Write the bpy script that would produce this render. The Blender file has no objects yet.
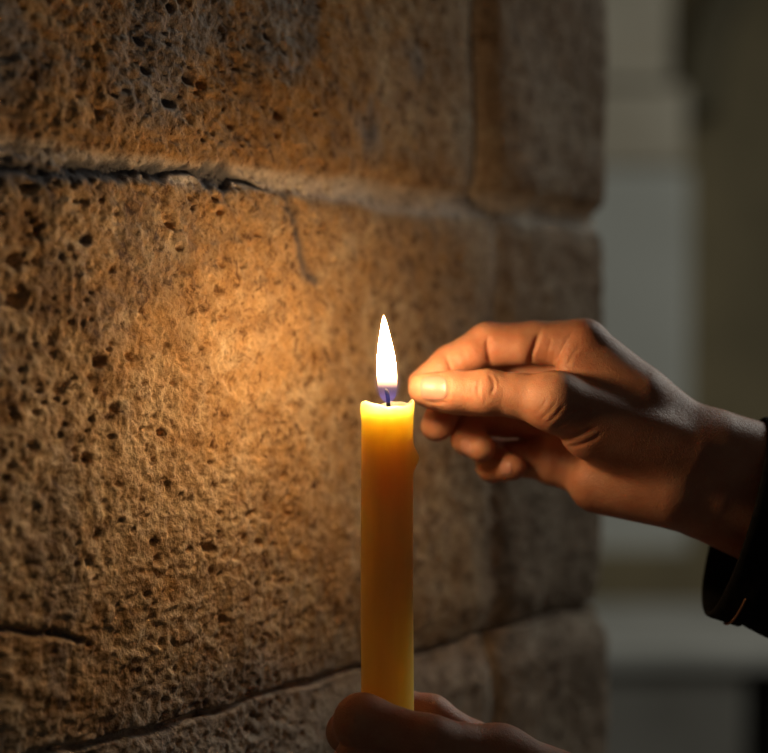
import bpy, bmesh, math, random
import numpy as np
from mathutils import Vector, Matrix

C = bpy.context.scene
COL = C.collection
random.seed(7)

# ------------------------------------------------------------------ camera
F_PX = 1621.0                    # 76 mm on a 36 mm sensor, 768 px wide
D = 0.75                         # distance camera -> candle
CAM_Z = 1.45
PITCH = math.radians(-1.6)
cam_data = bpy.data.cameras.new('camera')
cam = bpy.data.objects.new('camera', cam_data)
COL.objects.link(cam)
cam_data.sensor_width = 36.0
cam_data.lens = 36.0 * F_PX / 768.0
cam_data.clip_start = 0.02
cam.location = (0, 0, CAM_Z)
cam.rotation_euler = (math.radians(90) + PITCH, 0, 0)
cam_data.dof.use_dof = True
cam_data.dof.focus_distance = D + .004
cam_data.dof.aperture_fstop = 3.7
C.camera = cam

# ------------------------------------------------------------------ world, daylight, exposure
world = bpy.data.worlds.new('world')
C.world = world
world.use_nodes = True
bg = world.node_tree.nodes['Background']
bg.inputs['Color'].default_value = (1.0, 0.93, 0.82, 1)
bg.inputs['Strength'].default_value = 0.022

def area_light(name, loc, target, size, size_y, power, color):
    d = bpy.data.lights.new(name, 'AREA')
    d.shape = 'RECTANGLE'; d.size = size; d.size_y = size_y
    d.energy = power; d.color = color
    o = bpy.data.objects.new(name, d)
    COL.objects.link(o)
    o.location = loc
    o.rotation_euler = (Vector(target) - Vector(loc)).to_track_quat('-Z', 'Y').to_euler()
    return o
# daylight of a high church window, off to the right
area_light('window_daylight', (2.6, 3.2, 3.4), (0.5, 2.6, 1.2), 1.0, 1.8, 54.0, (0.95, 0.98, 0.90))

C.view_settings.view_transform = 'Standard'
C.view_settings.look = 'None'
C.view_settings.gamma = 1.0
C.view_settings.exposure = 0.0
C.view_settings.use_curve_mapping = False
FLAME_STRENGTH = 150.0

# ------------------------------------------------------------------ helpers
cp, sp = math.cos(PITCH), math.sin(PITCH)
CAM_R = np.array([[1, 0, 0], [0, -sp, cp], [0, cp, sp]])      # rows: world x,y,z from (right, up, forward)

def cam_to_world(q):
    """camera frame (right, up, forward) in metres -> world"""
    q = np.asarray(q, dtype=np.float64)
    w = np.empty_like(q)
    w[..., 0] = q[..., 0]
    w[..., 1] = q[..., 2] * cp - q[..., 1] * sp
    w[..., 2] = q[..., 1] * cp + q[..., 2] * sp + CAM_Z
    return w

def cam_pt(px, py, dz_mm=0.0):
    """photo position at a depth of D + dz -> camera frame"""
    d = D + dz_mm / 1000.0
    return np.array([(px - 384.0) / F_PX * d, (376.5 - py) / F_PX * d, d])

def at(px, py, dz_mm=0.0):
    return Vector(cam_to_world(cam_pt(px, py, dz_mm)))

PX = D / F_PX                    # metres per photo pixel at the candle

def mesh_from(name, verts, faces, mat=None, parent=None, smooth=True, loc=None):
    me = bpy.data.meshes.new(name)
    verts = np.asarray(verts, dtype=np.float64)
    if loc is not None:
        verts = verts - np.asarray(loc)
    if isinstance(faces, np.ndarray) and faces.ndim == 2 and faces.shape[1] == 4:
        n = len(faces)
        me.vertices.add(len(verts)); me.loops.add(n * 4); me.polygons.add(n)
        me.vertices.foreach_set('co', verts.astype(np.float32).ravel())
        me.loops.foreach_set('vertex_index', faces.astype(np.int32).ravel())
        me.polygons.foreach_set('loop_start', np.arange(0, n * 4, 4, dtype=np.int32))
        me.update(calc_edges=True)
        me.validate()
    else:
        me.from_pydata([tuple(v) for v in verts], [], [tuple(int(i) for i in f) for f in faces])
        me.update()
    if smooth:
        me.polygons.foreach_set('use_smooth', np.ones(len(me.polygons), dtype=bool))
    o = bpy.data.objects.new(name, me)
    COL.objects.link(o)
    if mat:
        me.materials.append(mat)
    if loc is not None:
        o.location = loc
    if parent:
        o.parent = parent
        o.matrix_parent_inverse = Matrix.Translation(-parent.location)
    return o

def empty(name, loc, label, cat):
    o = bpy.data.objects.new(name, None)
    COL.objects.link(o)
    o.location = loc
    o.empty_display_size = 0.02
    o['label'] = label
    o['category'] = cat
    return o

def grid_faces(nu, nv, wrap_u=False):
    """vertex index = i*nv + j"""
    i = np.arange(nu if wrap_u else nu - 1)[:, None]
    j = np.arange(nv - 1)[None, :]
    i2 = (i + 1) % nu
    return np.stack([i * nv + j, i2 * nv + j, i2 * nv + j + 1, i * nv + j + 1], -1).reshape(-1, 4)

def material(name):
    m = bpy.data.materials.new(name)
    m.use_nodes = True
    nt = m.node_tree
    b = nt.nodes['Principled BSDF']
    return m, nt, b

def N(nt, kind, **inputs):
    n = nt.nodes.new(kind)
    for k, v in inputs.items():
        if k.startswith('_'):
            setattr(n, k[1:], v)
        else:
            n.inputs[k.replace('_', ' ')].default_value = v
    return n

def ramp(nt, stops):
    n = nt.nodes.new('ShaderNodeValToRGB')
    cr = n.color_ramp
    while len(cr.elements) > 1:
        cr.elements.remove(cr.elements[-1])
    cr.elements[0].position = stops[0][0]
    cr.elements[0].color = (*stops[0][1], 1)
    for p, c in stops[1:]:
        e = cr.elements.new(p); e.color = (*c, 1)
    return n

# value noise -----------------------------------------------------------
_tables = {}
def vnoise(x, y, seed):
    if seed not in _tables:
        _tables[seed] = np.random.RandomState(seed).rand(256, 256)
    T = _tables[seed]
    xi = np.floor(x).astype(int); yi = np.floor(y).astype(int)
    fx = x - xi; fy = y - yi
    fx = fx * fx * fx * (fx * (fx * 6 - 15) + 10); fy = fy * fy * fy * (fy * (fy * 6 - 15) + 10)
    a = T[xi & 255, yi & 255]; b = T[(xi + 1) & 255, yi & 255]
    c = T[xi & 255, (yi + 1) & 255]; d = T[(xi + 1) & 255, (yi + 1) & 255]
    return (a * (1 - fx) + b * fx) * (1 - fy) + (c * (1 - fx) + d * fx) * fy

def fbm(x, y, seed, octaves=5, gain=0.5):
    s = 0; amp = 1; tot = 0
    for o in range(octaves):
        f = 2.03 ** o
        ca, sa = math.cos(o * 1.1), math.sin(o * 1.1)
        s = s + amp * vnoise((x * ca - y * sa) * f + 17.3 * o, (x * sa + y * ca) * f + 5.1 * o, seed + o)
        tot += amp; amp *= gain
    return s / tot

def sstep(a, b, x):
    t = np.clip((x - a) / (b - a), 0, 1)
    return t * t * (3 - 2 * t)

# ------------------------------------------------------------------ stone wall on the left
TH = math.radians(36.4)
WD = np.array([math.sin(TH), math.cos(TH), 0.0])        # along the wall, away from the camera
WN = np.array([math.cos(TH), -math.sin(TH), 0.0])       # out of the wall, into the room
W0 = np.array(at(160, 380, 0.0)); W0[2] = 0.0           # the wall passes the candle's depth here

def wall_uv(px, py):
    q = cam_to_world(np.array([(px - 384.0) / F_PX, (376.5 - py) / F_PX, 1.0]))
    o = np.array([0, 0, CAM_Z]); r = q - o
    t = np.dot(W0 - o, WN) / np.dot(r, WN)
    p = o + r * t
    return np.dot(p - W0, WD), p[2]

U_END = wall_uv(606, 300)[0]
R_ARRIS = 0.008

def seg_dist(u, v, pts):
    """distance to a polyline, and the signed height above it"""
    best = np.full(u.shape, 9.0)
    for (a, b) in zip(pts[:-1], pts[1:]):
        ax, ay = a; bx, by = b
        dx, dy = bx - ax, by - ay
        t = np.clip(((u - ax) * dx + (v - ay) * dy) / (dx * dx + dy * dy), 0, 1)
        best = np.minimum(best, np.hypot(u - ax - t * dx, v - ay - t * dy))
    return best

def build_wall():
    du = 0.0009
    u = np.concatenate([np.arange(-1.3, -0.55, 0.008), np.arange(-0.55, -0.19, 0.0018), np.arange(-0.19, 0.28, du), np.arange(0.28, U_END + R_ARRIS * 1.6, 0.0013),
                        np.arange(U_END + R_ARRIS * 1.6, U_END + 0.45, 0.006)])
    zc = CAM_Z
    v = np.concatenate([np.arange(-0.01, zc - 0.60, 0.010), np.arange(zc - 0.60, zc - 0.31, 0.002), np.arange(zc - 0.31, zc + 0.25, du), np.arange(zc + 0.25, zc + 0.55, 0.002), np.arange(zc + 0.55, 3.4, 0.010)])
    U, V = np.meshgrid(u, v, indexing='ij')
    # zones
    left = 1 - sstep(0.02, 0.20, U + 0.05 * (fbm(U * 9, V * 9, 3, 3) - .5))          # rougher, tufa-like on the left
    # courses: joints run level; positions from the photo
    ja = [wall_uv(*p) for p in ((0, 150), (120, 166), (280, 184), (420, 197), (590, 215))]
    jz = np.mean([p[1] for p in ja])
    jb = [wall_uv(*p) for p in ((90, 748), (160, 720), (415, 655), (590, 605))]
    jz2 = np.mean([p[1] for p in jb])
    course = jz - jz2
    wob = 0.010 * (fbm(U * 7, V * 0 + 1.5, 11, 3) - .5) + 0.004 * (fbm(U * 40, V * 3, 12, 3) - .5)
    zj = jz + wob
    H = 0.008 * (fbm(U * 6, V * 6, 21, 3) - .5) + 0.004 * (fbm(U * 22, V * 22, 22, 4) - .5)
    H += (0.0014 * left + 0.0014) * (fbm(U * 120, V * 150, 23, 4, .6) - .5)
    low = left * (1 - sstep(1.38, 1.44, V))
    H += 0.0013 * low * (np.abs(fbm(U * 70 + V * 40, V * 190, 24, 3) - .5) * 2 - .4)      # fibrous bedding ridges
    H += 0.0020 * (fbm(U * 330, V * 360, 25, 2) - .5) * (0.35 + 0.65 * left)
    # joints
    mortar = np.zeros_like(U); dark = np.zeros_like(U)
    for k in range(-6, 9):
        z0 = zj + k * course
        if k == 0:
            half = 0.0060 + 0.0022 * sstep(.08, .2, U) + 0.003 * (fbm(U * 18, V * 0, 31, 3) - .5)
        else:
            half = 0.0018 + 0.0022 * (fbm(U * 18, V * 0 + k, 31, 3) - .5)
        d = V - z0
        m = np.exp(-(np.abs(d) / half) ** 4)
        right = sstep(0.10, 0.20, U)
        rec = (0.0025 + 0.0010 * right) if k == 0 else 0.0045
        H -= m * rec
        mortar = np.maximum(mortar, m * (1 if k == 0 else 0.45))
        # rounded block edges towards the joint
        H -= 0.0028 * np.exp(-(np.abs(d) / 0.013) ** 2) * (0.3 + right)
    # open crack under the mortar of the upper joint, left half
    ck = [wall_uv(*p) for p in ((-30, 158), (20, 167), (70, 172), (105, 173), (130, 167), (165, 173), (188, 166), (205, 176), (240, 180), (275, 191))]
    cu = np.array([p[0] for p in ck]); cz = np.array([p[1] for p in ck])
    crack_z = np.interp(U, cu, cz) + 0.006 * (fbm(U * 130, V * 90, 41, 4) - .5)
    cw = (0.0013 + 0.0062 * fbm(U * 85, V * 0 + 3, 42, 3) ** 2) * (1 - sstep(cu[-1] - .03, cu[-1], U)) * sstep(cu[0] - .1, cu[0] + .02, U)
    cr = np.exp(-((V - crack_z) / (cw + 1e-5)) ** 4) * (cw > 2e-4)
    H -= 0.0032 * cr
    dark = np.maximum(dark, np.exp(-((V - crack_z) / (cw * 1.5 + 1e-5)) ** 4) * (cw > 2e-4))
    # soil deposit just below the crack at the far left
    dep = np.exp(-((V - crack_z + 0.006) / 0.010) ** 2) * (1 - sstep(-0.10, 0.0, U)) * sstep(.42, .58, fbm(U * 60, V * 60, 43, 3))
    dark = np.maximum(dark, dep * .8)
    # hairline crack running down from the joint
    hl = [wall_uv(*p) for p in ((286, 196), (296, 225), (300, 250), (306, 272), (316, 280))]
    hd = seg_dist(U, V, hl) + 0.002 * (fbm(U * 200, V * 200, 44, 2) - .5)
    hm = np.exp(-(hd / 0.0035) ** 2)
    H -= 0.0015 * hm; dark = np.maximum(dark, hm * .8)
    # lower left crack
    lc = [wall_uv(*p) for p in ((-20, 628), (20, 631), (40, 635), (62, 634), (85, 642))]
    lm = np.exp(-(seg_dist(U, V, lc) / 0.0014) ** 2); H -= 0.0035 * lm; dark = np.maximum(dark, lm)
    # perpends
    def perpend(px, py, z_lo, z_hi, w, depth):
        nonlocal H, mortar
        uu = wall_uv(px, py)[0]
        e = U - uu + 0.003 * (fbm(V * 30, U * 0 + px, 51, 3) - .5)
        inside = sstep(z_lo - .004, z_lo + .004, V) * (1 - sstep(z_hi - .004, z_hi + .004, V))
        m = np.exp(-(np.abs(e) / w) ** 3) * inside
        H = H - depth * m - 0.003 * np.exp(-(e / (w * 3)) ** 2) * inside
        mortar = np.maximum(mortar, m * .3)
    perpend(482, 80, jz + 0.004, jz + course, 0.0050, 0.0038)
    perpend(497, 560, jz2, jz, 0.005, 0.0005)
    perpend(494, 640, jz2 - course, jz2, 0.004, 0.004)
    perpend(-80, 640, jz2 - course, jz2, 0.005, 0.007)
    # large stone-face scallops: lower right stone of the upper course is proud with a rounded corner
    up_right = sstep(wall_uv(482, 80)[0], wall_uv(500, 80)[0], U) * sstep(jz, jz + .012, V)
    H += 0.003 * up_right
    # the bottom course stands a little proud and sloped
    H += 0.005 * (1 - sstep(jz2 - .03, jz2 - .004, V))
    # pits
    r = np.random.RandomState(5)
    u_lo, u_hi, v_lo, v_hi = -0.54, 0.45, zc - 0.58, zc + 0.53
    iu0 = np.searchsorted(u, u_lo); iv0 = np.searchsorted(v, v_lo)
    clus = lambda a, b: float(fbm(np.array([a * 14.]), np.array([b * 14.]), 61, 3)[0])
    pits = 0
    while pits < 9500:
        a = r.uniform(u_lo, u_hi); b = r.uniform(v_lo, v_hi)
        dens = 1.0 if a < 0.04 else max(0.03, 1.0 - (a - 0.04) / 0.10)
        if r.rand() > dens * (0.15 + 1.5 * max(0, clus(a, b) - .35) * 2):
            continue
        pits += 1
        s = 0.0005 + 0.0009 * r.rand() ** 2 + (0.0018 * r.rand() ** 2 if r.rand() < .07 else 0)
        el = r.uniform(1.0, 1.9); an = r.uniform(-.7, .7)
        dep = s * r.uniform(1.3, 2.6)
        R = s * 2.4
        i0, i1 = np.searchsorted(u, (a - R, a + R)); j0, j1 = np.searchsorted(v, (b - R, b + R))
        uu = U[i0:i1, j0:j1] - a; vv = V[i0:i1, j0:j1] - b
        x = uu * math.cos(an) + vv * math.sin(an); y = -uu * math.sin(an) + vv * math.cos(an)
        q = (x / (s * el)) ** 2 + (y / s) ** 2
        q = q * (0.7 + 0.6 * vnoise(uu / s * 1.3 + pits, vv / s * 1.3, 62))
        H[i0:i1, j0:j1] -= dep * np.exp(-q ** 2)
    # a few named big pits from the photo
    for (px, py, s) in ((98, 537, .0028), (112, 343, .0026), (118, 213, .0024), (158, 560, .0032), (86, 240, .0042), (62, 255, .003), (190, 78, .005),
                        (146, 70, .004), (170, 102, .005), (140, 40, .004), (98, 112, .003), (148, 595, .003), (150, 640, .003), (455, 258, .003), (427, 45, .003),
                        (270, 35, .004), (160, 642, .003), (20, 300, .006), (15, 260, .005), (60, 390, .004)):
        a, b = wall_uv(px, py); s *= .62
        q = ((U - a) / s / 1.3) ** 2 + ((V - b) / s) ** 2
        q = q * (0.6 + 0.8 * vnoise(U / s, V / s, 63))
        st = np.exp(-q ** 2); H -= s * 1.5 * st
        if px in (86, 190, 146, 170, 140, 62): dark = np.maximum(dark, .8 * np.exp(-(q * .6) ** 2))
    # colour fields (stains of the stone; right end also greyed for its dim light)
    ochre = sstep(.44, .60, fbm(U * 22, V * 22, 71, 5, .6)) * .7
    ochre = np.maximum(ochre, np.exp(-((V - zj - .012) / .022) ** 2) * (1 - sstep(.20, .36, U)) * (0.45 + .8 * fbm(U * 25, V * 60, 72, 3)))
    ochre = np.maximum(ochre, sstep(.45, .6, fbm(U * 20, V * 12, 76, 4)) * sstep(jz, jz + .03, V) * (1 - sstep(.15, .30, U)))
    grey = sstep(.50, .64, fbm(U * 20 + 4, V * 11, 73, 5)) * sstep(jz + .01, jz + .03, V) * (1 - .3 * sstep(.2, .3, U))
    grey = np.maximum(grey, sstep(.50, .63, fbm(U * 26, V * 18, 74, 4)) * (1 - sstep(-.12, -.04, U)) * .5)
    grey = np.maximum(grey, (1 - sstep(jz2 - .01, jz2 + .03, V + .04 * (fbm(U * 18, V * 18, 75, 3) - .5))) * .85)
    grey = np.maximum(grey, sstep(.16, .34, U + .08 * (fbm(U * 12, V * 12, 77, 3) - .5)) * .75)  # greys the right end: the flame's fall-off put into the colour
    dark = np.maximum(dark, sstep(.60, .68, fbm(U * 34, V * 30, 78, 4)) * sstep(.4, .6, fbm(U * 9, V * 9, 79, 2)) * .35 * (1 - sstep(.0, .12, U)) )
    pale = sstep(.50, .72, fbm(U * 150 + V * 30, V * 190, 80, 3)) * .55
    # position: flat face, then rounded arris, then the return face
    rr = R_ARRIS + 0.006 * np.exp(-((V - zj) / .02) ** 2)
    # rounded arris: deeper nick at the joints already comes from H
    s = U - (U_END - R_ARRIS)
    ang = np.clip(s / R_ARRIS, 0, math.pi / 2)
    flat = np.minimum(U, U_END - R_ARRIS)
    back = np.maximum(s - R_ARRIS * math.pi / 2, 0)
    cd = flat + R_ARRIS * np.sin(ang)                        # along WD
    cn = -R_ARRIS * (1 - np.cos(ang)) - back                 # along WN
    nd, nn = np.sin(ang), np.cos(ang)
    P = W0[None, None, :] + (cd + H * nd)[..., None] * WD + (cn + H * nn)[..., None] * WN
    P[..., 2] += V
    nu, nv = U.shape
    f = grid_faces(nu, nv)
    o = mesh_from('wall_left', P.reshape(-1, 3), f, stone_mat)
    me = o.data
    for nm, arr in (('mortar', mortar), ('dark', dark), ('ochre', ochre), ('grey', grey), ('pale', pale)):
        a = me.attributes.new(nm, 'FLOAT', 'POINT')
        a.data.foreach_set('value', np.clip(arr, 0, 1).astype(np.float32).ravel())
    o['kind'] = 'structure'
    return o

def stone_material():
    m, nt, b = material('weathered limestone')
    L = nt.links.new
    tc = N(nt, 'ShaderNodeTexCoord')
    n1 = N(nt, 'ShaderNodeTexNoise', Scale=85.0, Detail=6.0, Roughness=.65); L(tc.outputs['Object'], n1.inputs['Vector'])
    base = ramp(nt, [(.30, (.37, .215, .10)), (.5, (.58, .38, .205)), (.68, (.74, .54, .33))]); L(n1.outputs['Fac'], base.inputs['Fac'])
    def attr(name):
        a = nt.nodes.new('ShaderNodeAttribute'); a.attribute_name = name; return a.outputs['Fac']
    cur = base.outputs['Color']
    def over(fac, col, mul=1.0):
        nonlocal cur
        mx = nt.nodes.new('ShaderNodeMix'); mx.data_type = 'RGBA'
        mm = N(nt, 'ShaderNodeMath', _operation='MULTIPLY'); mm.inputs[1].default_value = mul
        L(fac, mm.inputs[0]); L(mm.outputs[0], mx.inputs[0])
        L(cur, mx.inputs[6])
        if isinstance(col, tuple): mx.inputs[7].default_value = (*col, 1)
        else: L(col, mx.inputs[7])
        cur = mx.outputs[2]
    over(attr('pale'), (.70, .51, .31))
    n2 = N(nt, 'ShaderNodeTexNoise', Scale=60.0, Detail=5.0); L(tc.outputs['Object'], n2.inputs['Vector'])
    oc = ramp(nt, [(.35, (.28, .125, .035)), (.65, (.60, .30, .085))]); L(n2.outputs['Fac'], oc.inputs['Fac'])
    over(attr('ochre'), oc.outputs['Color'], .65)
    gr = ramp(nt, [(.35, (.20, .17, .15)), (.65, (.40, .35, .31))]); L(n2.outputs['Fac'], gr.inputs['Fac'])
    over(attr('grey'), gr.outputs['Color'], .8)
    mo = ramp(nt, [(.3, (.62, .52, .43)), (.7, (.86, .77, .67))]); L(n1.outputs['Fac'], mo.inputs['Fac'])
    over(attr('mortar'), mo.outputs['Color'], .9)
    n5 = N(nt, 'ShaderNodeTexNoise', Scale=420.0, Detail=5.0, Roughness=.7); L(tc.outputs['Object'], n5.inputs['Vector'])
    sp_ = ramp(nt, [(.30, (.50, .44, .38)), (.48, (1, 1, 1)), (.60, (1.05, 1.05, 1.05)), (.72, (1.45, 1.45, 1.45))]); L(n5.outputs['Fac'], sp_.inputs['Fac'])
    mg = nt.nodes.new('ShaderNodeMix'); mg.data_type = 'RGBA'; mg.blend_type = 'MULTIPLY'; mg.inputs[0].default_value = 1.0
    L(cur, mg.inputs[6]); L(sp_.outputs['Color'], mg.inputs[7]); cur = mg.outputs[2]
    n6 = N(nt, 'ShaderNodeTexNoise', Scale=130.0, Detail=6.0, Roughness=.72, Distortion=.6); L(tc.outputs['Object'], n6.inputs['Vector'])
    bl = ramp(nt, [(.35, (.30, .23, .18)), (.48, (1, 1, 1)), (.60, (1, 1, 1)), (.70, (1.25, 1.2, 1.12))]); L(n6.outputs['Fac'], bl.inputs['Fac'])
    mh = nt.nodes.new('ShaderNodeMix'); mh.data_type = 'RGBA'; mh.blend_type = 'MULTIPLY'; mh.inputs[0].default_value = 1.0
    L(cur, mh.inputs[6]); L(bl.outputs['Color'], mh.inputs[7]); cur = mh.outputs[2]
    over(attr('dark'), (.095, .098, .115), .92)
    L(cur, b.inputs['Base Color'])
    b.inputs['Roughness'].default_value = .92
    b.inputs['Specular IOR Level'].default_value = .2
    n3 = N(nt, 'ShaderNodeTexNoise', Scale=650.0, Detail=5.0); L(tc.outputs['Object'], n3.inputs['Vector'])
    bp = N(nt, 'ShaderNodeBump', Strength=.8, Distance=.0012); L(n3.outputs['Fac'], bp.inputs['Height'])
    L(bp.outputs['Normal'], b.inputs['Normal'])
    return m

stone_mat = stone_material()
wall_left = build_wall()

# ------------------------------------------------------------------ the far end of the room
def plaster_material(name, c0, c1, scale=3.0, rough=.85):
    m, nt, b = material(name)
    L = nt.links.new
    tc = N(nt, 'ShaderNodeTexCoord')
    n = N(nt, 'ShaderNodeTexNoise', Scale=scale, Detail=5.0); L(tc.outputs['Object'], n.inputs['Vector'])
    r = ramp(nt, [(.35, c0), (.65, c1)]); L(n.outputs['Fac'], r.inputs['Fac'])
    L(r.outputs['Color'], b.inputs['Base Color'])
    n2 = N(nt, 'ShaderNodeTexNoise', Scale=40.0, Detail=4.0); L(tc.outputs['Object'], n2.inputs['Vector'])
    bp = N(nt, 'ShaderNodeBump', Strength=.3, Distance=.01); L(n2.outputs['Fac'], bp.inputs['Height'])
    L(bp.outputs['Normal'], b.inputs['Normal'])
    b.inputs['Roughness'].default_value = rough
    return m
olive_plaster = plaster_material('olive brown plaster', (.17, .135, .075), (.23, .18, .10))
pale_plaster = plaster_material('pale grey plaster', (.53, .52, .47), (.60, .59, .54))
taupe_stone = plaster_material('taupe stone', (.50, .43, .33), (.60, .53, .42))
bench_stone = plaster_material('lit bench stone', (.40, .385, .35), (.50, .48, .44))  # seat top: light from above put into the stone's colour
bench_front_mat = plaster_material('shaded bench stone', (.20, .185, .16), (.28, .26, .23))  # same bench, front toned darker: its shade put into the colour
floor_mat = plaster_material('dark flagstone', (.07, .06, .05), (.13, .115, .10), 1.5, .7)

def bevel_box_bm(bm, x0, x1, y0, y1, z0, z1, bev=0.01):
    r = bmesh.ops.create_cube(bm, size=1.0)
    vs = r['verts']
    for v in vs:
        v.co = ((x0 + x1) / 2 + v.co.x * (x1 - x0), (y0 + y1) / 2 + v.co.y * (y1 - y0), (z0 + z1) / 2 + v.co.z * (z1 - z0))
    if bev:
        es = list({e for v in vs for e in v.link_edges})
        bmesh.ops.bevel(bm, geom=es, offset=bev, segments=3, profile=.5, affect='EDGES')

def bm_obj(name, bm, mat, parent=None, kind=None):
    me = bpy.data.meshes.new(name); bm.to_mesh(me); bm.free()
    me.materials.append(mat)
    o = bpy.data.objects.new(name, me); COL.objects.link(o)
    if parent:
        o.parent = parent; o.matrix_parent_inverse = Matrix.Translation(-parent.location)
    if kind: o['kind'] = kind
    return o

YB = 6.0                                   # the back wall
def bx(px, y): return (px - 384.0) / F_PX * y
def bz(py, y): return CAM_Z + y * math.tan(PITCH + math.atan((376.5 - py) / F_PX))

bm = bmesh.new(); bevel_box_bm(bm, -2.5, 4.5, YB, YB + .3, -.01, 4.2, 0); bm_obj('wall_back', bm, olive_plaster, kind='structure')
bm = bmesh.new(); bevel_box_bm(bm, -2.5, 4.5, -1.5, YB + .1, -.06, 0, 0); bm_obj('floor', bm, floor_mat, kind='structure')
# pale pilaster with a taupe stone head and a moulding
yp = YB - .22
bm = bmesh.new()
bevel_box_bm(bm, bx(560, yp), bx(691, yp), yp, YB + .01, 0, bz(168, yp), .03)
bm_obj('trim_1', bm, pale_plaster, kind='structure')
bm = bmesh.new()
bevel_box_bm(bm, bx(555, yp), bx(686, yp), yp - .01, YB + .01, bz(168, yp), bz(85, yp), .03)
bevel_box_bm(bm, bx(552, yp), bx(668, yp), yp - .05, YB + .01, bz(85, yp), bz(62, yp), .02)
bevel_box_bm(bm, bx(555, yp), bx(672, yp), yp + .02, YB + .01, bz(62, yp), 4.2, .03)
bm_obj('trim_2', bm, taupe_stone, kind='structure')
# low olive plinth course under the pilaster and wall
bm = bmesh.new(); bevel_box_bm(bm, bx(540, yp), 4.4, yp - .03, YB + .01, 0, bz(550, yp), .02); bm_obj('trim_4', bm, olive_plaster, kind='structure')
# round dark arch rib meeting the pilaster at the upper right
bm = bmesh.new()
cx, cz = bx(700, YB) + 1.05, bz(115, YB)
ring = []
for i in range(41):
    a = math.pi - math.pi * i / 40
    row = []
    for (rr_, yy) in ((1.0, YB - .14), (1.0, YB), (1.14, YB), (1.14, YB - .14)):
        row.append(bm.verts.new((cx + rr_ * math.cos(a), yy, cz + rr_ * math.sin(a))))
    ring.append(row)
for a, b_ in zip(ring[:-1], ring[1:]):
    for k in range(4):
        bm.faces.new((a[k], a[(k + 1) % 4], b_[(k + 1) % 4], b_[k]))
bmesh.ops.recalc_face_normals(bm, faces=bm.faces)
bm_obj('trim_3', bm, plaster_material('dark rib stone', (.09, .075, .045), (.13, .105, .06)), kind='structure')

# stone bench along the back wall
yb = 4.9
root = empty('stone_bench', (1.6, yb + .2, 0), 'long blurred grey stone bench along the far wall behind the sleeve', 'bench')
ztop = bz(648, yb)
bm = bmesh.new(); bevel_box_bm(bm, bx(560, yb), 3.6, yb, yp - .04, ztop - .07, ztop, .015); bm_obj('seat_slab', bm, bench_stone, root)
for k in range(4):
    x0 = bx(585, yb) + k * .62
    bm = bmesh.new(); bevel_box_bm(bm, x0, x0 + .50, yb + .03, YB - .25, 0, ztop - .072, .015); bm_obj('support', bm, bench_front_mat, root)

# ------------------------------------------------------------------ candle
CA = at(387.3, 405, 0)                      # centre of the candle's rim
CR = 26.0 * PX
root_c = empty('candle', (CA.x, CA.y, CA.z - 0.215), 'lit yellow beeswax candle standing upright in the lower hand', 'candle')

def wax_material():
    m, nt, b = material('beeswax')
    L = nt.links.new
    tc = N(nt, 'ShaderNodeTexCoord')
    mp = N(nt, 'ShaderNodeMapping'); mp.inputs['Scale'].default_value = (1, 1, .12); L(tc.outputs['Object'], mp.inputs['Vector'])
    n = N(nt, 'ShaderNodeTexNoise', Scale=160.0, Detail=4.0); L(mp.outputs['Vector'], n.inputs['Vector'])
    r = ramp(nt, [(.3, (.87, .42, .11)), (.7, (.91, .48, .14))]); L(n.outputs['Fac'], r.inputs['Fac'])
    L(r.outputs['Color'], b.inputs['Base Color'])
    b.inputs['Subsurface Weight'].default_value = 1.0
    b.inputs['Subsurface Radius'].default_value = (1.0, .64, .22)
    b.inputs['Subsurface Scale'].default_value = .095
    b.inputs['Roughness'].default_value = .42
    b.inputs['Specular IOR Level'].default_value = .4
    bp = N(nt, 'ShaderNodeBump', Strength=.12, Distance=.001); L(n.outputs['Fac'], bp.inputs['Height'])
    L(bp.outputs['Normal'], b.inputs['Normal'])
    return m
wax = wax_material()

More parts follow.
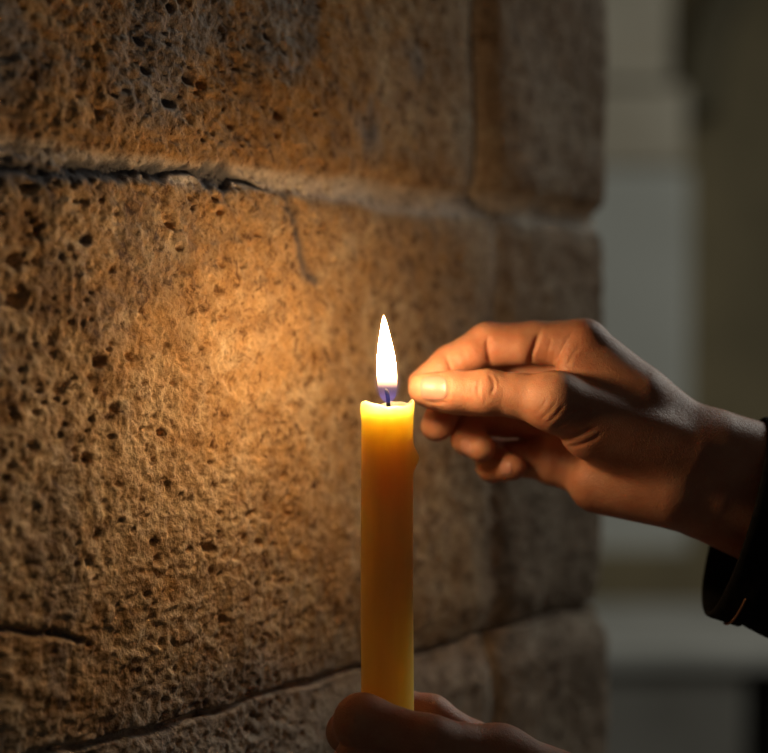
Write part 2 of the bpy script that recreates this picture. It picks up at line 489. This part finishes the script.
def build_candle():
    na = 200
    prof = []
    zs = np.concatenate([[-.215], np.linspace(-.21, -.01, 110), np.linspace(-.009, 0, 8)])
    th = np.arange(na) * 2 * math.pi / na
    # rim height variation: lumps at the left, front right notch
    rim = .0007 * np.sin(th * 2 + .5) + .0007 * np.sin(th * 5 + 1.2) + .0004 * np.sin(th * 9)
    rim += .0008 * np.exp(-((np.angle(np.exp(1j * (th - math.pi)))) / .5) ** 2) + .0012 * np.exp(-((np.angle(np.exp(1j * (th + .15)))) / .35) ** 2)
    rim -= .0016 * np.exp(-((np.angle(np.exp(1j * (th + math.pi * .40)))) / .4) ** 2)
    rows = []
    def row(r, z): rows.append(np.stack([r * np.cos(th), r * np.sin(th), z], -1))
    row(np.full(na, CR * .3), np.full(na, -.215))
    for z in zs:
        k = (z + .215) / .215
        r = CR * (1 + .012 * np.sin(th * 3 + z * 25) + .006 * np.sin(th * 7 - z * 60))
        r = r * (1.03 - .03 * k)
        if z == zs[0]: r = r * .97
        w = np.clip((z + .012) / .012, 0, 1)
        # softened lip near the top
        r = r + .0004 * np.exp(-((z + .002) / .003) ** 2) * (1 + .8 * np.sin(th * 4))
        # a drip that ran down the right side
        z_d = (z + rim * w) * 1000
        da = np.angle(np.exp(1j * (th + .12))) * CR
        r = r + .0030 * np.exp(-((z_d + 24.5) / 4.2) ** 2 - (da / .0042) ** 2)
        row(r, z + rim * w)
    for (f, dz) in ((.97, .0007), (.92, .0009), (.87, .0003), (.83, -.0012), (.79, -.0030), (.66, -.0040), (.40, -.0044), (.16, -.0043), (.04, -.0040)):
        row(np.full(na, CR * f), dz + rim * np.clip((f - .75) / .25, 0, 1) + np.zeros(na))
    V = np.concatenate(rows).reshape(len(rows), na, 3)
    V = V.transpose(1, 0, 2)                        # index = angle*rows + row
    f = grid_faces(na, len(rows), True)
    V = V.reshape(-1, 3) + np.array(CA)
    nr = len(rows)
    faces = [tuple(q) for q in f]
    faces.append([i * nr + nr - 1 for i in range(na)]); faces.append([i * nr for i in range(na)][::-1])
    return mesh_from('wax_body', V, faces, wax, root_c, True, loc=np.array(CA))
build_candle()

def blob(name, pts, radii, mat, parent, seg=16):
    """a drop-like solid skinned around a short path"""
    bm = bmesh.new()
    pts = [Vector(p) for p in pts]
    rings = []
    for i, (p, r) in enumerate(zip(pts, radii)):
        t = (pts[min(i + 1, len(pts) - 1)] - pts[max(i - 1, 0)]).normalized()
        a = t.orthogonal().normalized(); b_ = t.cross(a)
        if rings:
            a = (pa - t * pa.dot(t)).normalized(); b_ = t.cross(a)
        pa = a
        rings.append([bm.verts.new(p + (a * math.cos(q) + b_ * math.sin(q)) * r) for q in [2 * math.pi * k / seg for k in range(seg)]])
    for A, B in zip(rings[:-1], rings[1:]):
        for k in range(seg):
            bm.faces.new((A[k], A[(k + 1) % seg], B[(k + 1) % seg], B[k]))
    bm.faces.new(rings[0][::-1]); bm.faces.new(rings[-1])
    bmesh.ops.recalc_face_normals(bm, faces=bm.faces)
    for f in bm.faces: f.smooth = True
    return bm_obj(name, bm, mat, parent)

# wick
wm, nt, b = material('charred wick'); b.inputs['Base Color'].default_value = (.012, .010, .010, 1); b.inputs['Roughness'].default_value = .9
blob('wick', [at(x, y, 0) for (x, y) in ((388.5, 417), (388.4, 408), (388.2, 401), (387.6, 395), (386.6, 391), (385.6, 389))],
     [.0012, .00105, .0010, .0010, .0009, .0004], wm, root_c, 12)

def flame_material():
    m = bpy.data.materials.new('flame'); m.use_nodes = True
    nt = m.node_tree; nt.nodes.clear(); L = nt.links.new
    out = N(nt, 'ShaderNodeOutputMaterial')
    at_ = N(nt, 'ShaderNodeAttribute'); at_.attribute_name = 'height'
    rc = ramp(nt, [(0, (.03, .11, 1.0)), (.12, (.05, .12, .9)), (.17, (.35, .22, .30)), (.22, (1.0, .52, .26)), (.34, (1.0, .66, .33)), (.8, (1.0, .66, .32)), (1, (1.0, .55, .22))])
    rs = ramp(nt, [(k, (v_,) * 3) for k, v_ in ((0, .0006), (.07, .0009), (.13, .0004), (.17, .0008), (.21, .005), (.25, .012), (.30, .035), (.38, .14), (.48, .7), (.58, 1), (.8, 1), (.92, .5), (1, .06))])
    L(at_.outputs['Fac'], rc.inputs['Fac']); L(at_.outputs['Fac'], rs.inputs['Fac'])
    mu = N(nt, 'ShaderNodeMath', _operation='MULTIPLY'); mu.inputs[1].default_value = FLAME_STRENGTH
    L(rs.outputs['Color'], mu.inputs[0])
    em = N(nt, 'ShaderNodeEmission'); L(rc.outputs['Color'], em.inputs['Color']); L(mu.outputs[0], em.inputs['Strength'])
    tr = N(nt, 'ShaderNodeBsdfTransparent')
    ad = N(nt, 'ShaderNodeAddShader'); L(em.outputs[0], ad.inputs[0]); L(tr.outputs[0], ad.inputs[1])
    L(ad.outputs[0], out.inputs['Surface'])
    return m
def veil_material():
    m = bpy.data.materials.new('flame veil'); m.use_nodes = True
    nt = m.node_tree; nt.nodes.clear(); L = nt.links.new
    out = N(nt, 'ShaderNodeOutputMaterial')
    at_ = N(nt, 'ShaderNodeTexCoord')
    sx = N(nt, 'ShaderNodeSeparateXYZ'); L(at_.outputs['Generated'], sx.inputs[0])
    rc = ramp(nt, [(0, (.006, .025, .26)), (.22, (.02, .035, .25)), (.36, (.9, .42, .15)), (.5, (1.0, .50, .18)), (1, (1.0, .46, .13))])
    L(sx.outputs['Z'], rc.inputs['Fac'])
    em = N(nt, 'ShaderNodeEmission', Strength=26.0); L(rc.outputs['Color'], em.inputs['Color'])
    L(em.outputs[0], out.inputs['Volume'])
    return m

def flame_shape(name, scale_r, prof, mat, parent):
    na = 40
    ys = np.array([p[0] for p in prof]); ws = np.array([p[1] for p in prof]) * scale_r
    n = 60
    s = np.linspace(0, 1, n); s = s * s * (3 - 2 * s)
    yy = ys[0] + (ys[-1] - ys[0]) * s
    # smooth interpolation of the outline
    w = np.interp(yy, ys[::-1], ws[::-1])
    for _ in range(2):
        w[1:-1] = .25 * w[:-2] + .5 * w[1:-1] + .25 * w[2:]
    th = np.arange(na) * 2 * math.pi / na
    V = np.zeros((na, n, 3)); hgt = np.zeros((na, n))
    for k in range(n):
        t = (403.0 - yy[k]) / 87.0
        cx_ = 388.0 - 4.3 * max(t, 0) ** 1.2
        c = at(cx_, yy[k], 0)
        V[:, k, 0] = c.x + w[k] * PX * np.cos(th); V[:, k, 1] = c.y + w[k] * PX * np.sin(th); V[:, k, 2] = c.z
        hgt[:, k] = np.clip(t, 0, 1)
    f = grid_faces(na, n, True)
    o = mesh_from(name, V.reshape(-1, 3), f, mat, parent)
    a = o.data.attributes.new('height', 'FLOAT', 'POINT')
    a.data.foreach_set('value', hgt.astype(np.float32).ravel())
    return o
prof = [(404, .3), (401.7, 3.8), (399, 6.4), (396, 8.3), (388, 10.0), (376, 10.4), (360, 9.4), (348, 7.7), (336, 5.4), (324, 2.8), (318, 1.3), (315, .15)]
flame = flame_shape('flame', .97, prof, flame_material(), root_c)
prof2 = [(405.5, .3), (402, 6.0), (396, 10.6), (388, 12.8), (376, 13.6), (360, 12.8), (348, 11.0), (336, 8.6), (324, 5.8), (314, 2.8), (308, .2)]
veil = flame_shape('flame_veil', 1.0, prof2, veil_material(), flame)

# ------------------------------------------------------------------ hands as smooth solids
def smin(a, b, k):
    h = np.clip(.5 + .5 * (b - a) / k, 0, 1)
    return b + (a - b) * h - k * h * (1 - h)

class Body:
    """smooth union of tapering limbs in the camera frame; joints come as (px, py, dz_mm), radii in px"""
    def __init__(self, shift=0):
        self.shift = shift
        self.carve = None
        self.palm = []; self.fingers = []; self.grooves = []; self.k_palm = .009
    @staticmethod
    def cap(P, a, b, ra, rb):
        d = b - a; q = P - a
        t = np.clip((q @ d) / (d @ d), 0, 1)
        return np.linalg.norm(q - t[:, None] * d, axis=1) - (ra + (rb - ra) * t)
    def pt(self, px, py, dz): return cam_pt(px, py, dz + self.shift)
    def add_palm(self, p, q, rp, rq): self.palm.append((self.pt(*p), self.pt(*q), self.rad(rp, p), self.rad(rq, q)))
    def rad(self, r, p): return r * PX * (1 + (p[2] + self.shift) / 1000 / D)
    def add_finger(self, joints, radii, k=.003, root_k=.007, reach=.026, pads=()):
        J = [self.pt(*j) for j in joints]; R = [self.rad(r, j) for r, j in zip(radii, joints)]
        self.fingers.append((J, R, k, root_k, reach, [(self.pt(*p), self.pt(*q), self.rad(rp, p), self.rad(rq, q)) for p, q, rp, rq in pads]))
    def groove(self, pts, depth, width, z_lo, z_hi):
        self.grooves.append((np.array([cam_pt(*p)[:2] * (1 if len(p) < 3 else 1) for p in pts]), depth, width, z_lo, z_hi, np.array(pts)))
    def sdf(self, P):
        f = None
        for (a, b, ra, rb) in self.palm:
            d = self.cap(P, a, b, ra, rb)
            f = d if f is None else smin(f, d, self.k_palm)
        for (J, R, k, rk, reach, pads) in self.fingers:
            g = None
            for i in range(len(J) - 1):
                d = self.cap(P, J[i], J[i + 1], R[i], R[i + 1])
                g = d if g is None else smin(g, d, k)
            for (a, b, ra, rb) in pads:
                g = smin(g, self.cap(P, a, b, ra, rb), .004)
            w = 1 - np.clip(np.linalg.norm(P - J[0], axis=1) / reach, 0, 1)
            w = w * w * (3 - 2 * w)
            f = smin(f, g, .0007 + rk * w)
        if self.carve is not None:                    # flesh yields to the candle it grips
            a, d, r = self.carve
            q = P - a; q = q - (q @ d)[:, None] * d
            f = -smin(-f, np.linalg.norm(q, axis=1) - r, .0015)
        # creases: drawn in photo coordinates, cut only within a depth range
        dep = P[:, 2] - D
        px = P[:, 0] / P[:, 2] * F_PX + 384.0; py = 376.5 - P[:, 1] / P[:, 2] * F_PX
        for (_, depth, width, zl, zh, pts) in self.grooves:
            m = (np.abs(f) < .004) & (dep > (zl + self.shift) / 1000) & (dep < (zh + self.shift) / 1000) & (px > pts[:, 0].min() - 12) & (px < pts[:, 0].max() + 12) & (py > pts[:, 1].min() - 12) & (py < pts[:, 1].max() + 12)
            if not m.any(): continue
            d = np.full(m.sum(), 99.); tt = np.zeros(m.sum())
            x, y = px[m], py[m]
            for i in range(len(pts) - 1):
                a, b = pts[i], pts[i + 1]; e = b - a
                t = np.clip(((x - a[0]) * e[0] + (y - a[1]) * e[1]) / (e @ e), 0, 1)
                dd = np.hypot(x - a[0] - t * e[0], y - a[1] - t * e[1])
                better = dd < d
                tt = np.where(better, (i + t) / (len(pts) - 1), tt); d = np.minimum(d, dd)
            fade = np.clip(np.minimum(tt, 1 - tt) * 4 + .15, 0, 1)
            f[m] += depth * .6 * fade * np.exp(-(d / width) ** 2)
        return f
    def sdf_chunks(self, P):
        return np.concatenate([self.sdf(P[i:i + 150000]) for i in range(0, len(P), 150000)]) if len(P) else np.zeros(0)

    def mesh(self, lo, hi, h):
        """surface nets on a narrow band"""
        S = 6                                                   # coarse step in fine cells
        n = [int(math.ceil((hi[i] - lo[i]) / (h * S))) for i in range(3)]
        ax = [lo[i] + np.arange(n[i] + 1) * h * S for i in range(3)]
        G = np.stack(np.meshgrid(*ax, indexing='ij'), -1).reshape(-1, 3)
        Fc = self.sdf_chunks(G).reshape([k + 1 for k in n])
        shape = tuple(k * S + 1 for k in n)
        F = np.repeat(np.repeat(np.repeat(Fc[:-1, :-1, :-1], S, 0), S, 1), S, 2)
        F = np.pad(F, ((0, 1),) * 3, mode='edge')
        F = F.astype(np.float32)
        F = np.where(F > 0, np.maximum(F, 1e-4), np.minimum(F, -1e-4))
        near = np.abs(Fc) < h * S * 1.9 + .0015
        nc = near[:-1, :-1, :-1]
        for dx in (0, 1):
            for dy in (0, 1):
                for dz in (0, 1):
                    nc = nc | near[dx:n[0] + dx, dy:n[1] + dy, dz:n[2] + dz]
        M = np.repeat(np.repeat(np.repeat(nc, S, 0), S, 1), S, 2)
        M = np.pad(M, ((0, 1),) * 3, mode='edge')
        I = np.argwhere(M)
        F[tuple(I.T)] = self.sdf_chunks(np.asarray(lo) + I * h)
        ins = F < 0
        c = np.zeros(tuple(s - 1 for s in shape), dtype=np.uint8)
        for dx in (0, 1):
            for dy in (0, 1):
                for dz in (0, 1):
                    c += ins[dx:shape[0] - 1 + dx, dy:shape[1] - 1 + dy, dz:shape[2] - 1 + dz]
        A = np.argwhere((c > 0) & (c < 8))
        idx = np.full(c.shape, -1, dtype=np.int64); idx[tuple(A.T)] = np.arange(len(A))
        offs = [(a, b, d) for a in (0, 1) for b in (0, 1) for d in (0, 1)]
        val = {o: F[A[:, 0] + o[0], A[:, 1] + o[1], A[:, 2] + o[2]] for o in offs}
        acc = np.zeros((len(A), 3)); cnt = np.zeros(len(A))
        for o in offs:
            for k in range(3):
                if o[k] == 0:
                    p = list(o); p[k] = 1; p = tuple(p)
                    x = (val[o] < 0) != (val[p] < 0)
                    t = np.where(x, val[o] / np.where(x, val[o] - val[p], 1), 0)
                    pt = np.array(o, dtype=float)[None, :] * np.ones((len(A), 1)); pt[:, k] = t
                    acc += pt * x[:, None]; cnt += x
        Vt = np.asarray(lo) + (A + acc / cnt[:, None]) * h
        quads = []
        for k in range(3):
            a, b_ = (k + 1) % 3, (k + 2) % 3
            sl0 = [slice(None)] * 3; sl1 = [slice(None)] * 3
            sl0[k] = slice(0, -1); sl1[k] = slice(1, None)
            E = np.argwhere(ins[tuple(sl0)] != ins[tuple(sl1)])
            E = E[(E[:, a] > 0) & (E[:, b_] > 0) & (E[:, a] < shape[a] - 1) & (E[:, b_] < shape[b_] - 1)]
            flip = ins[tuple(E.T)]
            def cell(da, db):
                q = E.copy(); q[:, a] += da; q[:, b_] += db
                return idx[tuple(q.T)]
            Q = np.stack([cell(-1, -1), cell(0, -1), cell(0, 0), cell(-1, 0)], 1)
            Q[~flip] = Q[~flip][:, ::-1]
            quads.append(Q)
        Q = np.concatenate(quads); Q = Q[(Q >= 0).all(1)]
        # pull the vertices exactly onto the surface
        for _ in range(2):
            e = 2e-4
            f0 = self.sdf_chunks(Vt)
            g = np.stack([self.sdf_chunks(Vt + np.eye(3)[k] * e) - f0 for k in range(3)], 1) / e
            g2 = np.maximum((g * g).sum(1), .3)
            Vt = Vt - np.clip(f0 / g2, -h * .4, h * .4)[:, None] * g
        return Vt, Q
    def front(self, px, py, z0, z1):
        """first surface met between two depths on the rays of photo points -> dz in mm"""
        zz = np.full(px.shape, z0, dtype=float)
        alive = np.ones(px.shape, bool)
        for _ in range(60):
            d = D + zz / 1000
            P = np.stack([(px - 384) / F_PX * d, (376.5 - py) / F_PX * d, d], -1)
            f = self.sdf(P.reshape(-1, 3)).reshape(px.shape)
            zz = np.minimum(zz + np.clip(f, -.002, .006) * 1000 * .8, z1)
        return zz

def skin_material():
    m, nt, b = material('skin')
    L = nt.links.new
    tc = N(nt, 'ShaderNodeTexCoord')
    n = N(nt, 'ShaderNodeTexNoise', Scale=55.0, Detail=6.0, Roughness=.6); L(tc.outputs['Object'], n.inputs['Vector'])
    r = ramp(nt, [(.30, (.43, .165, .088)), (.5, (.51, .225, .128)), (.72, (.58, .295, .18))]); L(n.outputs['Fac'], r.inputs['Fac'])
    L(r.outputs['Color'], b.inputs['Base Color'])
    b.inputs['Subsurface Weight'].default_value = .55
    b.inputs['Subsurface Radius'].default_value = (1.0, .30, .12)
    b.inputs['Subsurface Scale'].default_value = .0045
    b.inputs['Roughness'].default_value = .48
    b.inputs['Specular IOR Level'].default_value = .42
    v = N(nt, 'ShaderNodeTexVoronoi', Scale=1500.0); L(tc.outputs['Object'], v.inputs['Vector'])
    n2 = N(nt, 'ShaderNodeTexNoise', Scale=420.0, Detail=4.0); L(tc.outputs['Object'], n2.inputs['Vector'])
    ad = N(nt, 'ShaderNodeMath', _operation='ADD'); L(v.outputs['Distance'], ad.inputs[0]); L(n2.outputs['Fac'], ad.inputs[1])
    bp = N(nt, 'ShaderNodeBump', Strength=.36, Distance=.0006); L(ad.outputs[0], bp.inputs['Height'])
    L(bp.outputs['Normal'], b.inputs['Normal'])
    return m
skin = skin_material()
def nail_material():
    m, nt, b = material('fingernail')
    b.inputs['Base Color'].default_value = (.52, .25, .19, 1)
    b.inputs['Subsurface Weight'].default_value = .4
    b.inputs['Subsurface Radius'].default_value = (1.0, .4, .25)
    b.inputs['Subsurface Scale'].default_value = .002
    b.inputs['Roughness'].default_value = .38
    b.inputs['Coat Weight'].default_value = .1
    b.inputs['Coat Roughness'].default_value = .25
    return m
nailm = nail_material()

person = empty('person', at(800, 560, 30), 'person in a dark coat gripping the candle and pinching finger and thumb beside its flame', 'person')

# ---- the raised hand
R = Body(31)
WR, WU = (716, 452, 14), (712, 497, 20)
R.add_palm((584, 347, 20), (716, 458, 16), 26, 32)               # index metacarpal
R.add_palm((572, 378, 37), (722, 470, 28), 25, 30)               # middle
R.add_palm((560, 416, 44), (720, 486, 30), 24, 30)               # ring
R.add_palm((558, 460, 44), (715, 497, 26), 27, 30)               # little
R.add_palm((600, 482, 26), (672, 491, 14), 32, 38)               # heel of the little-finger side
R.add_palm((556, 402, -3), (686, 452, 6), 28, 34)                # thumb metacarpal
R.add_palm((592, 430, 6), (655, 450, 12), 31, 33)                # ball of the thumb
R.add_palm((574, 366, 13), (640, 398, 10), 17, 26)               # web between thumb and index
R.add_palm(WR, (830, 492, 24), 42, 48)
R.add_palm(WU, (830, 545, 30), 45, 52)
# thumb
R.add_finger([(556, 402, -3), (520, 396, 2), (487, 392.5, 4), (455, 391.5, 8), (424.5, 389, 12)], [28, 22, 22.6, 20.5, 16.5], root_k=.010, reach=.040, pads=[((470, 396, 10), (436, 394, 15), 19, 16)])
# index
R.add_finger([(582, 345, 20), (535, 342, 23), (489, 344, 27), (450, 364, 27), (422.5, 383, 24)], [26, 20.5, 21.5, 18, 14.5],
             pads=[((520, 346, 20), (500, 347, 22), 17, 16), ((474, 354, 22), (462, 360, 22), 15, 14), ((442, 371, 22), (432, 380, 21), 14.5, 13)])
# middle
R.add_finger([(568, 378, 40), (478, 374, 52), (447, 402, 45), (436, 426, 38)], [24, 19.5, 17, 15], pads=[((446, 408, 41), (440, 424, 36), 14, 13.5)])
# ring
R.add_finger([(556, 418, 46), (471, 418, 56), (468, 438, 41), (481, 448, 31)], [22, 18, 16.5, 14.5])
# little
R.add_finger([(552, 460, 48), (494, 457, 60), (494, 465, 45), (513, 467, 35)], [21, 18, 17, 13.5])
# creases
for pts, d, w in (
    ([(481, 376), (478.5, 384), (478, 391), (480, 399)], .0007, 1.6), ([(488, 374), (493, 380), (494, 388), (490, 396)], .0010, 1.9),
    ([(496, 375), (499, 381), (499, 388)], .0006, 1.6), ([(473, 382), (471, 390), (473, 398)], .0004, 1.4), ([(485, 392), (486, 399), (484, 405)], .0005, 1.5),
    ([(540, 420), (550, 411), (557, 400)], .0006, 1.8), ([(547, 424), (556, 415), (564, 404)], .0006, 1.8), ([(554, 428), (566, 421), (578, 412), (586, 407)], .0013, 2.4),
    ([(559, 440), (572, 438), (585, 432), (596, 426)], .0014, 2.4), ([(568, 447), (580, 445), (592, 440), (602, 433)], .0008, 2.0), ([(534, 415), (543, 406), (548, 398)], .0004, 1.6)):
    R.groove(pts, d, w, -45, 12)
for pts, d, w in (
    ([(529, 366), (531, 355), (536, 342), (541, 330)], .0020, 2.6), ([(557, 367), (560, 354), (567, 340), (574, 330)], .0010, 2.2),
    ([(566, 368), (573, 354), (582, 344)], .0006, 2.0), ([(546, 362), (548, 350), (552, 338)], .0005, 2.0),
    ([(491, 364), (488, 354), (487, 344), (489, 336)], .0016, 2.4), ([(452, 372), (449, 364), (446, 356)], .0012, 2.0), ([(467, 362), (463, 352), (461, 346)], .0004, 2.0)):
    R.groove(pts, d, w, 2, 30)
# thumb nail folds
nail_c = [(448, 376), (450, 383), (450, 393), (447, 401)]
R.groove(nail_c, .0006, 1.3, -20, 12)
R.groove([(447, 401.5), (437, 403), (424, 401.5)], .0007, 1.3, -20, 14)
R.groove([(447, 376), (436, 374.5), (424, 377)], .0005, 1.3, -20, 14)
lo = cam_pt(394, 572, 95); lo = np.array([cam_pt(394, 0, 110)[0], cam_pt(0, 640, 0)[1], D - .045])
hi = np.array([cam_pt(824, 0, 0)[0], cam_pt(0, 296, 0)[1], D + .125])
Vt, Q = R.mesh(lo, hi, .0008)
hand = mesh_from('hand', cam_to_world(Vt), Q, skin, person)
hand['label'] = 'raised hand, finger and thumb pinched beside the flame'

def nail_patch(bodyo, corner_uv, parent, z0, z1, lift=.0005, nu=18, nv=18):
    """corner_uv(s,t) -> photo position on the nail; a thin curved plate lying on the finger"""
    s = np.linspace(0, 1, nu); t = np.linspace(0, 1, nv)
    S, T = np.meshgrid(s, t, indexing='ij')
    px, py = corner_uv(S, T)
    zz = bodyo.front(px, py, z0, z1)
    edge = np.minimum(np.minimum(S, 1 - S), np.minimum(T, 1 - T))
    up = lift * 1000 * (np.clip(edge / .12, 0, 1) ** .6 * 1.2 - .35)
    top = np.stack([cam_pt(a, b, c - u) for a, b, c, u in zip(px.ravel(), py.ravel(), zz.ravel(), up.ravel())])
    bot = np.stack([cam_pt(a, b, c + .5) for a, b, c in zip(px.ravel(), py.ravel(), zz.ravel())])
    n = nu * nv
    f = [tuple(q) for q in grid_faces(nu, nv)]
    f2 = [tuple(i + n for i in q[::-1]) for q in f]
    loop = [i * nv for i in range(nu)] + [(nu - 1) * nv + j for j in range(1, nv)] + [i * nv + nv - 1 for i in range(nu - 2, -1, -1)] + [j for j in range(nv - 2, 0, -1)]
    side = [(loop[k], loop[(k + 1) % len(loop)], loop[(k + 1) % len(loop)] + n, loop[k] + n) for k in range(len(loop))]
    o = mesh_from('fingernail', cam_to_world(np.concatenate([top, bot])), f + f2 + side, nailm, parent)
    bm = bmesh.new(); bm.from_mesh(o.data); bmesh.ops.recalc_face_normals(bm, faces=bm.faces); bm.to_mesh(o.data); bm.free()
    return o
def super_nail(cx, cy, hw, hh, rot=0, sq=3.2):
    def fn(S, T):
        a = S * 2 - 1; b = T * 2 - 1
        # square -> rounded square
        m = np.maximum(np.abs(a), np.abs(b)) + 1e-9
        nrm = (np.abs(a) ** sq + np.abs(b) ** sq) ** (1 / sq) + 1e-9
        a, b = a * m / nrm, b * m / nrm
        x, y = a * hw, b * hh
        return cx + x * math.cos(rot) - y * math.sin(rot), cy + x * math.sin(rot) + y * math.cos(rot)
    return fn
nail_patch(R, super_nail(434, 388.5, 14.5, 12.8, -.03), hand, -20, 50)
nail_patch(R, super_nail(466, 448, 5.5, 9.5, -.12), hand, 20, 90)
nail_patch(R, super_nail(506, 468, 6.5, 7.5, -.1), hand, 20, 90)

# ---- the lower hand round the candle
Lh = Body(); Lh.k_palm = .010
Lh.carve = (cam_pt(387.3, 405, 0), np.array([0, cp, sp]), CR * 1.05)
def fist_finger(dy, sx=0, sh=1.0):
    Lh.add_finger([(500 + sx, 756 + dy, -12), (430 + sx * .6, 741 + dy, -25), (362, 722 + dy, -19.5), (348, 732 + dy, 5), (363, 741 + dy, 25)],
                  [27 * sh, 23.5 * sh, 26 * sh, 19 * sh, 15 * sh], k=.006, root_k=.012, reach=.05)
for i, (sx, sh) in enumerate(((0, 1), (6, 1), (14, .96), (26, .86))):
    y = 756 + i * 41
    Lh.add_palm((500 + sx, y, -12 + 1.5 * i), (640, 812 + i * 22, 2 + i * 2), 27 * sh, 32)
Lh.add_palm((640, 815, 4), (760, 880, 6), 50, 56)
Lh.add_palm((638, 862, 8), (750, 920, 12), 48, 56)
Lh.add_palm((520, 780, 12), (630, 825, 12), 30, 40)
for i, (sx, sh) in enumerate(((0, 1), (6, 1), (14, .96), (26, .86))):
    fist_finger(i * 41, sx, sh)
# thumb behind the candle
Lh.add_finger([(520, 775, 22), (476, 742, 27), (432, 714, 27), (398, 703, 26)], [28, 18, 17.5, 15.5], k=.005, root_k=.012, reach=.04)
lo = np.array([cam_pt(310, 0, 60)[0], cam_pt(0, 955, 40)[1], D - .05])
hi = np.array([cam_pt(742, 0, 0)[0], cam_pt(0, 670, 0)[1], D + .065])
Vt, Q = Lh.mesh(lo, hi, .0011)
hand2 = mesh_from('hand', cam_to_world(Vt), Q, skin, person)
hand2['label'] = 'lower hand gripping the candle'

# ---- sleeves
def cloth_material():
    m, nt, b = material('black wool coat')
    L = nt.links.new
    tc = N(nt, 'ShaderNodeTexCoord')
    n = N(nt, 'ShaderNodeTexNoise', Scale=260.0, Detail=4.0); L(tc.outputs['Object'], n.inputs['Vector'])
    r = ramp(nt, [(.3, (.006, .0055, .0055)), (.7, (.014, .012, .012))]); L(n.outputs['Fac'], r.inputs['Fac'])
    L(r.outputs['Color'], b.inputs['Base Color'])
    b.inputs['Roughness'].default_value = .95
    b.inputs['Specular IOR Level'].default_value = .15
    bp = N(nt, 'ShaderNodeBump', Strength=.4, Distance=.001); L(n.outputs['Fac'], bp.inputs['Height'])
    L(bp.outputs['Normal'], b.inputs['Normal'])
    return m
cloth = cloth_material()

def sleeve(c0, axis, up_dir, r_up, r_dep, length, seed, grow=.10):
    """an open tube with a hem, wrinkles and real thickness; up_dir lies in the mouth's plane"""
    ax = Vector(axis).normalized(); up = Vector(up_dir); up = (up - ax * up.dot(ax)).normalized(); dp_ = ax.cross(up)
    na, ns = 72, 120
    rows = []
    th = np.arange(na) * 2 * math.pi / na
    T = .0032
    def ring(s, inset, wr=1.0):
        k = 1 + grow * s / length
        w = .0022 * np.sin(2 * th + s * 60 + seed) + .0018 * np.sin(3 * th - s * 95 + 2 * seed) + .0012 * np.sin(5 * th + s * 140)
        w = w * min(1, .25 + s / .05) * wr
        hem = .0016 * (1 - sstep(.016, .0185, np.array(s))) - .0012 * math.exp(-((s - .0175) / .0012) ** 2)
        ru = r_up * k + w + hem - inset; rd = r_dep * k + w + hem - inset
        lift = .004 * np.cos(th)
        sq = 1
        return np.array([list(Vector(c0) + ax * (s + 0) + up * float(a * math.cos(t)) + dp_ * float(b_ * math.sin(t))) for a, b_, t in zip(ru, rd, th)])
    for s in np.linspace(.11, 0.004, 22): rows.append(ring(s, T))
    rows.append(ring(.0008, T * .85)); rows.append(ring(0, T * .5)); rows.append(ring(.0008, T * .15))
    for s in np.concatenate([np.linspace(.003, .03, 16), np.linspace(.033, length, ns)]): rows.append(ring(s, 0))
    V = np.stack(rows, 1)
    nr = V.shape[1]
    f = [tuple(q) for q in grid_faces(na, nr, True)]
    f.append([i * nr + nr - 1 for i in range(na)])
    o = mesh_from('sleeve', V.reshape(-1, 3), f, cloth, person)
    bm = bmesh.new(); bm.from_mesh(o.data); bmesh.ops.recalc_face_normals(bm, faces=bm.faces); bm.to_mesh(o.data); bm.free()
    return o, ring
top = at(760, 420, 50); bot = at(707, 613, 55)
c0 = (top + bot) / 2
axd = at(860, 545, 52) - at(735, 509, 52)
s1, ring1 = sleeve(c0, axd, top - bot, (top - bot).length / 2, .036, .62, 1.0)
# stitching loop at the cuff's corner
stm, nt, b = material('brown thread'); b.inputs['Base Color'].default_value = (.22, .10, .05, 1); b.inputs['Roughness'].default_value = .8
R1 = ring1(.010, -.0006)
st = [Vector(p) for p in R1]
sel = [st[i] for i in range(26, 36)]
blob('cuff_stitching', sel, [.0006] * len(sel), stm, s1, 8)
top = at(700, 800, 4); bot = at(655, 950, 12)
s2, _ = sleeve((top + bot) / 2, at(760, 922, 12) - at(650, 862, 8), top - bot, (top - bot).length / 2 + .004, .044, .55, 2.3)
